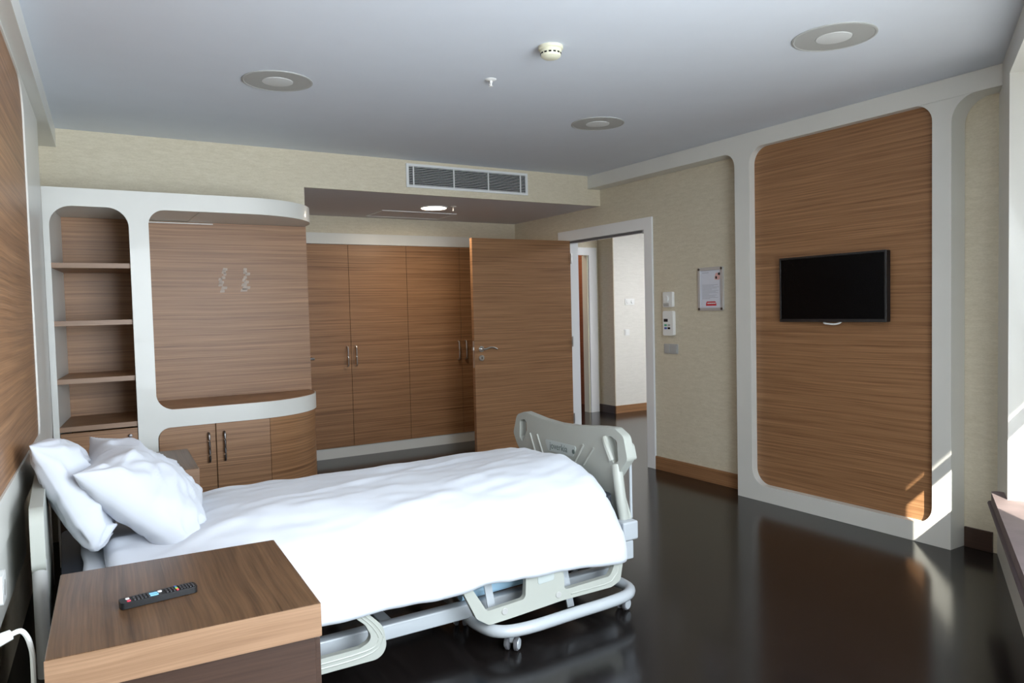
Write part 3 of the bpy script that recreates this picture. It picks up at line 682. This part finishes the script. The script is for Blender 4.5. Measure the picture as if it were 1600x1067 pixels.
# rod, hook and bumper behind the footboard
b = B(); tube(b, [(2.243, 2.648, .390), (2.243, 2.648, .672)], .007, 10); put('drip_rod', b, M['bedmetal'], bed)
b = B(); box(b, (2.150, 2.590, .304), (2.238, 2.665, .392)); put('corner_bumper', b, be, bed, bevel=.010, bseg=3)
b = B(); box(b, (2.150, 3.515, .300), (2.245, 3.595, .392)); put('corner_bumper', b, be, bed, bevel=.010, bseg=3)
b = B(); box(b, (2.155, 2.60, .215), (2.215, 2.65, .301)); put('corner_bracket', b, be, bed, bevel=.006)
b = B(); tube(b, [(2.255, 2.742, .62), (2.255, 2.742, .762)], .004, 8); box(b, (2.245, 2.715, .762), (2.262, 2.775, .768)); put('hanging_hook', b, M['whiteplastic'], bed)
b = B(); prism(b, fillet([(2.635, .66, .01), (2.74, .66, .01), (2.74, .735, .02), (2.655, .735, .02)], 4), FYZ, 2.252, 2.275); put('hook_block', b, bo, bed, bevel=.004)
# headboard
hb = put('headboard', prism(B(), fillet([(2.60, .640, .03), (2.60, .818, .05), (3.565, .818, .05), (3.565, .640, .03), (3.50, .60), (3.50, .32), (2.66, .32), (2.66, .60)], 6), FYZ, -.106, -.068), bo, bed, bevel=.012, bseg=4)
for y in (2.63, 3.53):
    b = B(); tube(b, [(-.086, y, .30), (-.086, y, .66)], .02, 12); put('headboard_post', b, M['greyplastic'], bed)
# frame
for y in (2.662, 3.47):
    b = B(); prism(b, fillet([(y, .112, .006), (y+.055, .112, .006), (y+.055, .172, .006), (y, .172, .006)], 3), FYZ, -.06, 2.16); put('side_beam', b, be, bed)
for x in (.02, 1.02, 2.10):
    b = B(); box(b, (x, 2.717, .118), (x+.05, 3.47, .166)); put('cross_beam', b, be, bed, bevel=.004)
b = B(); box(b, (-.04, 2.625, .300), (2.17, 3.555, .352)); put('mattress_deck', b, M['black'], bed, bevel=.01)
for x in (.45, 1.72):
    b = B(); lathe(b, [(0, 0), (.040, 0), (.040, .142), (0, .142)], 20, Matrix.Translation((x, 3.10, .160))); put('lift_column', b, be, bed)
b = B(); lathe(b, [(0, 0), (.042, 0), (.042, .20), (0, .20)], 20, Matrix.Translation((1.735, 2.72, .102))); put('lift_column', b, be, bed)
b = B(); tube(b, [(1.36, 2.70, .205), (1.72, 2.70, .215)], .028, 14); put('actuator', b, M['bluetube'], bed)
b = B(); box(b, (1.30, 2.72, .235), (1.72, 2.76, .300)); put('actuator_cover', b, M['greyplastic'], bed, bevel=.005)
for x, dx in ((1.405, .03), (1.780, .045)):
    b = B(); prism(b, [(x, .325), (x+.034, .325), (x+.034+dx, .135 if dx < .04 else .08), (x+dx, .135 if dx < .04 else .08)], FXZ, 2.585, 2.592); put('rail_arm', b, M['bedmetal'], bed)
# base tube (U shaped, both ends under the bed)
def basetube(x0, x1):
    pts = [(x0+.03, 2.90, .098), (x0+.005, 2.76, .098), (x0, 2.62, .098), (x0+.035, 2.515, .098), (x0+.15, 2.478, .098), ((x0+x1)/2, 2.486, .098), (x1-.12, 2.50, .098), (x1-.025, 2.545, .098), (x1, 2.63, .098), (x1-.01, 2.80, .098), (x1-.03, 3.40, .098)]
    b = B(); tube(b, smooth_path(pts, 7), .025, 14); put('base_tube', b, be, bed)
basetube(1.40, 2.165)
b = B(); tube(b, [(1.43, 2.90, .098), (1.43, 3.42, .098)], .025, 14); put('base_tube', b, be, bed)
def caster(x, y, rot):
    Mc = Matrix.Translation((x, y, 0)) @ Matrix.Rotation(rot, 4, 'Z')
    b = B(); lathe(b, [(0, .050), (.013, .050), (.016, .062), (.013, .078), (0, .078)], 14, Mc)
    prism(b, fillet([(-.014, .030, .008), (.014, .030, .008), (.018, .056, .008), (-.018, .056, .008)], 4), lambda a, c, t: Mc @ Vector((a, t, c)), -.009, .009)
    c = put('caster', b, be, bed)
    for s in (-1, 1):
        b = B(); lathe(b, [(0, -.009), (.018, -.009), (.0275, -.006), (.0285, 0), (.0275, .006), (.018, .009), (0, .009)], 22, Mc @ TR((-.006, s*.0185, .029), (0, 1, 0)))
        w = put('wheel', b, M['rubber'], c)
        b = B(); lathe(b, [(0, 0), (.0225, 0), (.021, .003), (0, .0035)], 18, Mc @ TR((-.006, s*.0272, .029), (0, s, 0))); put('wheel_cover', b, be, c)
for x, y, a in ((1.510, 2.53, .7), (1.445, 2.86, .9), (2.140, 2.590, .3), (2.15, 2.98, .2), (.10, 2.72, .4), (.12, 3.42, 1.2), (2.13, 3.40, .8)): caster(x, y, a)
b = B(); tube(b, smooth_path([(.12, 3.45, .098), (.10, 3.0, .098), (.08, 2.70, .098)], 5), .022, 12); put('base_tube', b, be, bed)
for y in (3.10, 3.42):
    b = B(); tube(b, [(.09, y, .098), (1.44, y, .098)], .018, 10); put('base_tube', b, be, bed)
# side rails, near side lowered
RY0, RY1 = 2.525, 2.550
outl = fillet([(1.262, .335, .02), (1.345, .165, .05), (1.40, .128, .03), (1.50, .132, .08), (1.76, .147, .2), (2.02, .146, .05), (2.070, .165, .03), (2.088, .250, .02), (2.088, .335, .02)], 6)
h1 = fillet([(1.318, .305, .01), (1.392, .186, .02), (1.572, .196, .02), (1.580, .318, .01)][::-1], 5)
h2 = fillet([(1.762, .318, .01), (1.768, .190, .015), (2.012, .197, .025), (2.035, .235, .02), (2.035, .318, .01)][::-1], 5)
sr = put('side_rail', prism(B(), outl, FXZ, RY0, RY1, holes=[h1, h2]), bo, bed, bevel=.006, bseg=3)
put('grip_recess', prism(B(), fillet([(1.635, .240, .01), (1.715, .246, .01), (1.712, .298, .01), (1.632, .292, .01)], 4), FXZ, RY0-.002, RY0+.004), M['plate'], sr, bevel=.0015)
for x, z in ((1.472, .167), (1.735, .176)):
    put('rail_button', lathe(B(), [(0, .004), (.012, .004), (.014, .002), (.014, 0)], 20, TR((x, RY0, z), (0, -1, 0))), M['greyplastic'], sr)
b = B(); tube(b, [(1.80, RY0+.001, .166), (1.98, RY0+.001, .166), (2.02, RY0+.001, .172), (2.055, RY0+.001, .205), (2.062, RY0+.001, .26)], .004, 6); put('rail_groove', b, bo, sr)
outl = fillet([(.12, .335, .02), (.16, .16, .05), (.22, .122, .03), (.975, .118, .085), (.958, .235, .07), (.895, .300, .06), (.87, .335, .01)], 9)
h1 = fillet([(.18, .305, .01), (.22, .175, .03), (.865, .175, .03), (.918, .195, .03), (.890, .255, .05), (.83, .310, .02)][::-1], 5)
sr = put('side_rail', prism(B(), outl, FXZ, RY0, RY1, holes=[h1]), bo, bed, bevel=.006, bseg=3)
for dz in (-.008, .008):
    b = B(); tube(b, smooth_path([(.3, RY0+.002, .148+dz), (.6, RY0+.002, .148+dz), (.88, RY0+.002, .150+dz), (.945-dz, RY0+.002, .185+dz*.3), (.925-dz, RY0+.002, .240), (.875-dz, RY0+.002, .295)], 5), .004, 6); put('rail_groove', b, bo, sr)
for x in (.30, .75, 1.45, 1.95):
    b = B(); box(b, (x, RY1-.004, .30), (x+.04, 2.63, .335)); put('rail_bracket', b, M['bedmetal'], bed)
# mattress, sheet
mt = thing('mattress', (1.07, 3.09, .352), 'dark navy mattress on the hospital bed, mostly under white bedding', 'mattress')
b = B(); prism(b, fillet([(-.035, 2.64, .06), (2.15, 2.64, .06), (2.15, 3.55, .06), (-.035, 3.55, .06)], 5), FXY, .3525, .515); put('core', b, M['mattress'], mt, bevel=.02, bseg=3)
def hdist(x, y, s, o): return noise.noise(Vector((x*s[0]+o, y*s[1]+o*1.7, o*.3)))
# bottom sheet
def sheet_surface():
    b = B(); nx, ny = 40, 36; rows = []
    for i in range(nx+1):
        x = .030+(.62)*i/nx; row = []
        for j in range(ny+1):
            s = j/ny
            if s < .8: y = 3.56-(3.56-2.66)*(s/.8); z = .523
            else:
                q = (s-.8)/.2; a = min(1, q*2)*PI/2
                y = 2.66-.035*math.sin(a); z = .523-.035*(1-math.cos(a))-max(0, q-.5)*2*.13
            z += .006*hdist(x, y, (5, 9), 3.1)
            row.append(b.verts.new((x+.006*hdist(y, z, (7, 7), 1.1), y, z)))
        rows.append(row)
    for i in range(nx):
        for j in range(ny): b.faces.new((rows[i][j], rows[i+1][j], rows[i+1][j+1], rows[i][j+1]))
    return b
def solid(t):
    def fn(o):
        m = o.modifiers.new('Solidify', 'SOLIDIFY'); m.thickness = t; m.offset = -1
    return fn
o = put('bed_sheet', sheet_surface(), M['cotton'], None, mods=[solid(.003)])
tag(o, 'white bottom sheet over the head of the mattress under the pillows', 'sheet')
# duvet
SEC = [(3.575, .455), (3.592, .520), (3.560, .580), (3.470, .608), (3.28, .620), (3.07, .634), (2.93, .632), (2.82, .612), (2.705, .562), (2.605, .490), (2.540, .420), (2.507, .360), (2.498, .320), (2.500, .297)]
def section(n):
    P = [Vector((p[0], p[1], 0)) for p in SEC]; path = smooth_path(P, 12)
    L = [0]
    for a, c in zip(path, path[1:]): L.append(L[-1]+(c-a).length)
    out = []; k = 0
    for i in range(n+1):
        t = L[-1]*i/n
        while k < len(L)-2 and L[k+1] < t: k += 1
        f = (t-L[k])/max(1e-6, L[k+1]-L[k]); out.append(path[k].lerp(path[k+1], f))
    return out
def duvet():
    n, m = 96, 150
    sec = section(n); nrm = []
    for i in range(n+1):
        t = (sec[min(i+1, n)]-sec[max(i-1, 0)]).normalized(); nrm.append(Vector((t.y, -t.x, 0)))   # outward
    b = B(); rows = []
    X0, X1, R = .095, 2.135, .10
    ctr = Vector((3.06, .40, 0))
    for j in range(m+1):
        s = j/m
        x = X0+(X1-X0)*s
        inset = 0
        if x > X1-R:
            q = (x-(X1-R))/R; a = q*PI/2
            x = X1-R+R*math.sin(a); inset = R*(1-math.cos(a))*.95
        if x < X0+.04:
            q = 1-(x-X0)/.04; inset = .030*q*q
        row = []
        foot = max(0, min(1, (x-1.55)/.6))
        for i in range(n+1):
            p = sec[i]; nn = nrm[i]
            if nn.dot(p-ctr) < 0: nn = -nn
            y, z = p.x, p.y
            side = max(0, min(1, (2.78-y)/.24))          # 1 on the near hanging side
            top = 1-side
            # fullness: higher toward the foot, softer towards the head
            z += top*(.030*foot**1.5)*max(0, min(1, (3.58-y)/.2))
            z -= .055*foot*max(0, min(1, (.50-z)/.20)); hd = max(0, min(1, (.62-x)/.45)); z -= .060*hd*hd*(3-2*hd)*max(0, min(1, (z-.42)/.12))
            dsp = .012*hdist(x, y+z*.8, (2.2, 5.5), 2.3)*(.5+.6*top)+.006*hdist(x, y+z, (9, 16), 7.7)*(.6+.4*top)
            dsp += .010*top*math.exp(-((y-(2.90-.04*x))/.05)**2)*hdist(x, 0, (6, 1), 5.5)
            dsp += .016*max(0, hdist(x*1.0+.25*y, y-.22*x, (2.4, 13), 9.4))*top
            dsp += side*.012*hdist(x, z, (5, 3), 4.4)
            if i > n-9: dsp += .010*hdist(x, z, (11, 4), 8.8)
            if 3.45 < y: z += .010*hdist(x, 0, (4.5, 1), 6.6)
            q = Vector((y, z, 0))+nn*(dsp-inset)
            zz = q.y
            if i >= n-6: zz += .012*hdist(x, 0, (6, 1), 1.9)*(i-n+6)/6
            row.append(b.verts.new((x, q.x, zz)))
        rows.append(row)
    for j in range(m):
        for i in range(n): b.faces.new((rows[j][i], rows[j+1][i], rows[j+1][i+1], rows[j][i+1]))
    return b
o = put('duvet', duvet(), M['cotton'], None, smooth=180, mods=[solid(.012)])
tag(o, 'thick white duvet spread over the hospital bed and hanging at the side', 'duvet')
# pillows
def pillow(c, a, bdn, hwid, hhei, th, label, seed, sag=0, back=1):
    a = Vector(a).normalized(); bdn = Vector(bdn); bdn = (bdn-a*bdn.dot(a)).normalized(); nn = a.cross(bdn)
    if nn.x < 0: nn = -nn
    N = 56; b = B(); grid = {}
    def P(u, v, s):
        e = 1-.10*(1-v*v)*abs(u)**2; g = 1-.10*(1-u*u)*abs(v)**2
        h = (max(0, 1-abs(u)**2.6)*max(0, 1-abs(v)**2.6))**.55
        # pinch folds running in from the corners and soft creases
        rad = math.hypot(u, v); ang = math.atan2(v, u)
        cr = max(0, rad-.35)*math.exp(-((abs(abs(u)-abs(v)))/.35)**2)
        fold = .018*math.sin(ang*17+seed)*cr*h**.3
        w = .016*noise.noise(Vector((u*2.2+seed, v*2.2, s*.8+seed)))+.009*noise.noise(Vector((u*5+seed, v*4-seed, s+2)))
        for k, (cu_, cv_) in enumerate(((-1, -1), (-1, 1), (1, -1), (1, 1))):
            du, dv = u-cu_, v-cv_; rr = math.hypot(du, dv); an = math.atan2(dv*cv_, du*cu_)
            w += .020*math.sin(an*9+seed*1.3+k*2)*math.exp(-((rr-.45)/.38)**2)*(.6+.4*noise.noise(Vector((rr*2, an*2, seed+k))))
        rg = 1-min(1, abs(noise.noise(Vector((u*1.7+v*.9+seed*3, v*1.9-u*.7, 4+s))))*3.2)
        w += .014*rg*rg
        cr2 = 1-.16*abs(u*max(0, v))**4
        base = c+a*(u*hwid*e*cr2)+bdn*(v*hhei*g*cr2)
        base += Vector((0, 0, -sag*(1-u*u)*max(0, -v)))                 # top edge dips between the corners
        return base+nn*(s*(h*th)*(1 if s > 0 else back)+(w+fold)*min(1, h*2.2)*(1 if s > 0 else .5))
    for s in (1, -1):
        for i in range(N+1):
            for j in range(N+1):
                u, v = math.sin((i/N-.5)*PI)*.35+(2*i/N-1)*.65, math.sin((j/N-.5)*PI)*.35+(2*j/N-1)*.65
                edge = i in (0, N) or j in (0, N)
                if edge and s < 0: grid[(s, i, j)] = grid[(1, i, j)]; continue
                grid[(s, i, j)] = b.verts.new(P(u, v, s))
        for i in range(N):
            for j in range(N):
                q = [grid[(s, i, j)], grid[(s, i+1, j)], grid[(s, i+1, j+1)], grid[(s, i, j+1)]]
                b.faces.new(q if s > 0 else q[::-1])
    o = put('pillow', b, M['pillowcotton'], None, smooth=180)
    return tag(o, label, 'pillow', 'white pillows at the bed head')
pillow(Vector((-.006, 3.120, .735)), (.02, 1, -.14), (.42, .02, -.90), .275, .222, .115, 'white pillow leaning against the headboard behind the other pillow', 2.0, -.03, .45)
pillow(Vector((.235, 3.115, .705)), (.12, 1, .08), (.72, .02, -.69), .285, .265, .145, 'plump white pillow in front, leaning on the rear pillow', 5.0, .02, .6)
S.cycles.use_denoising = True
S.cycles.max_bounces = 10; S.cycles.diffuse_bounces = 6
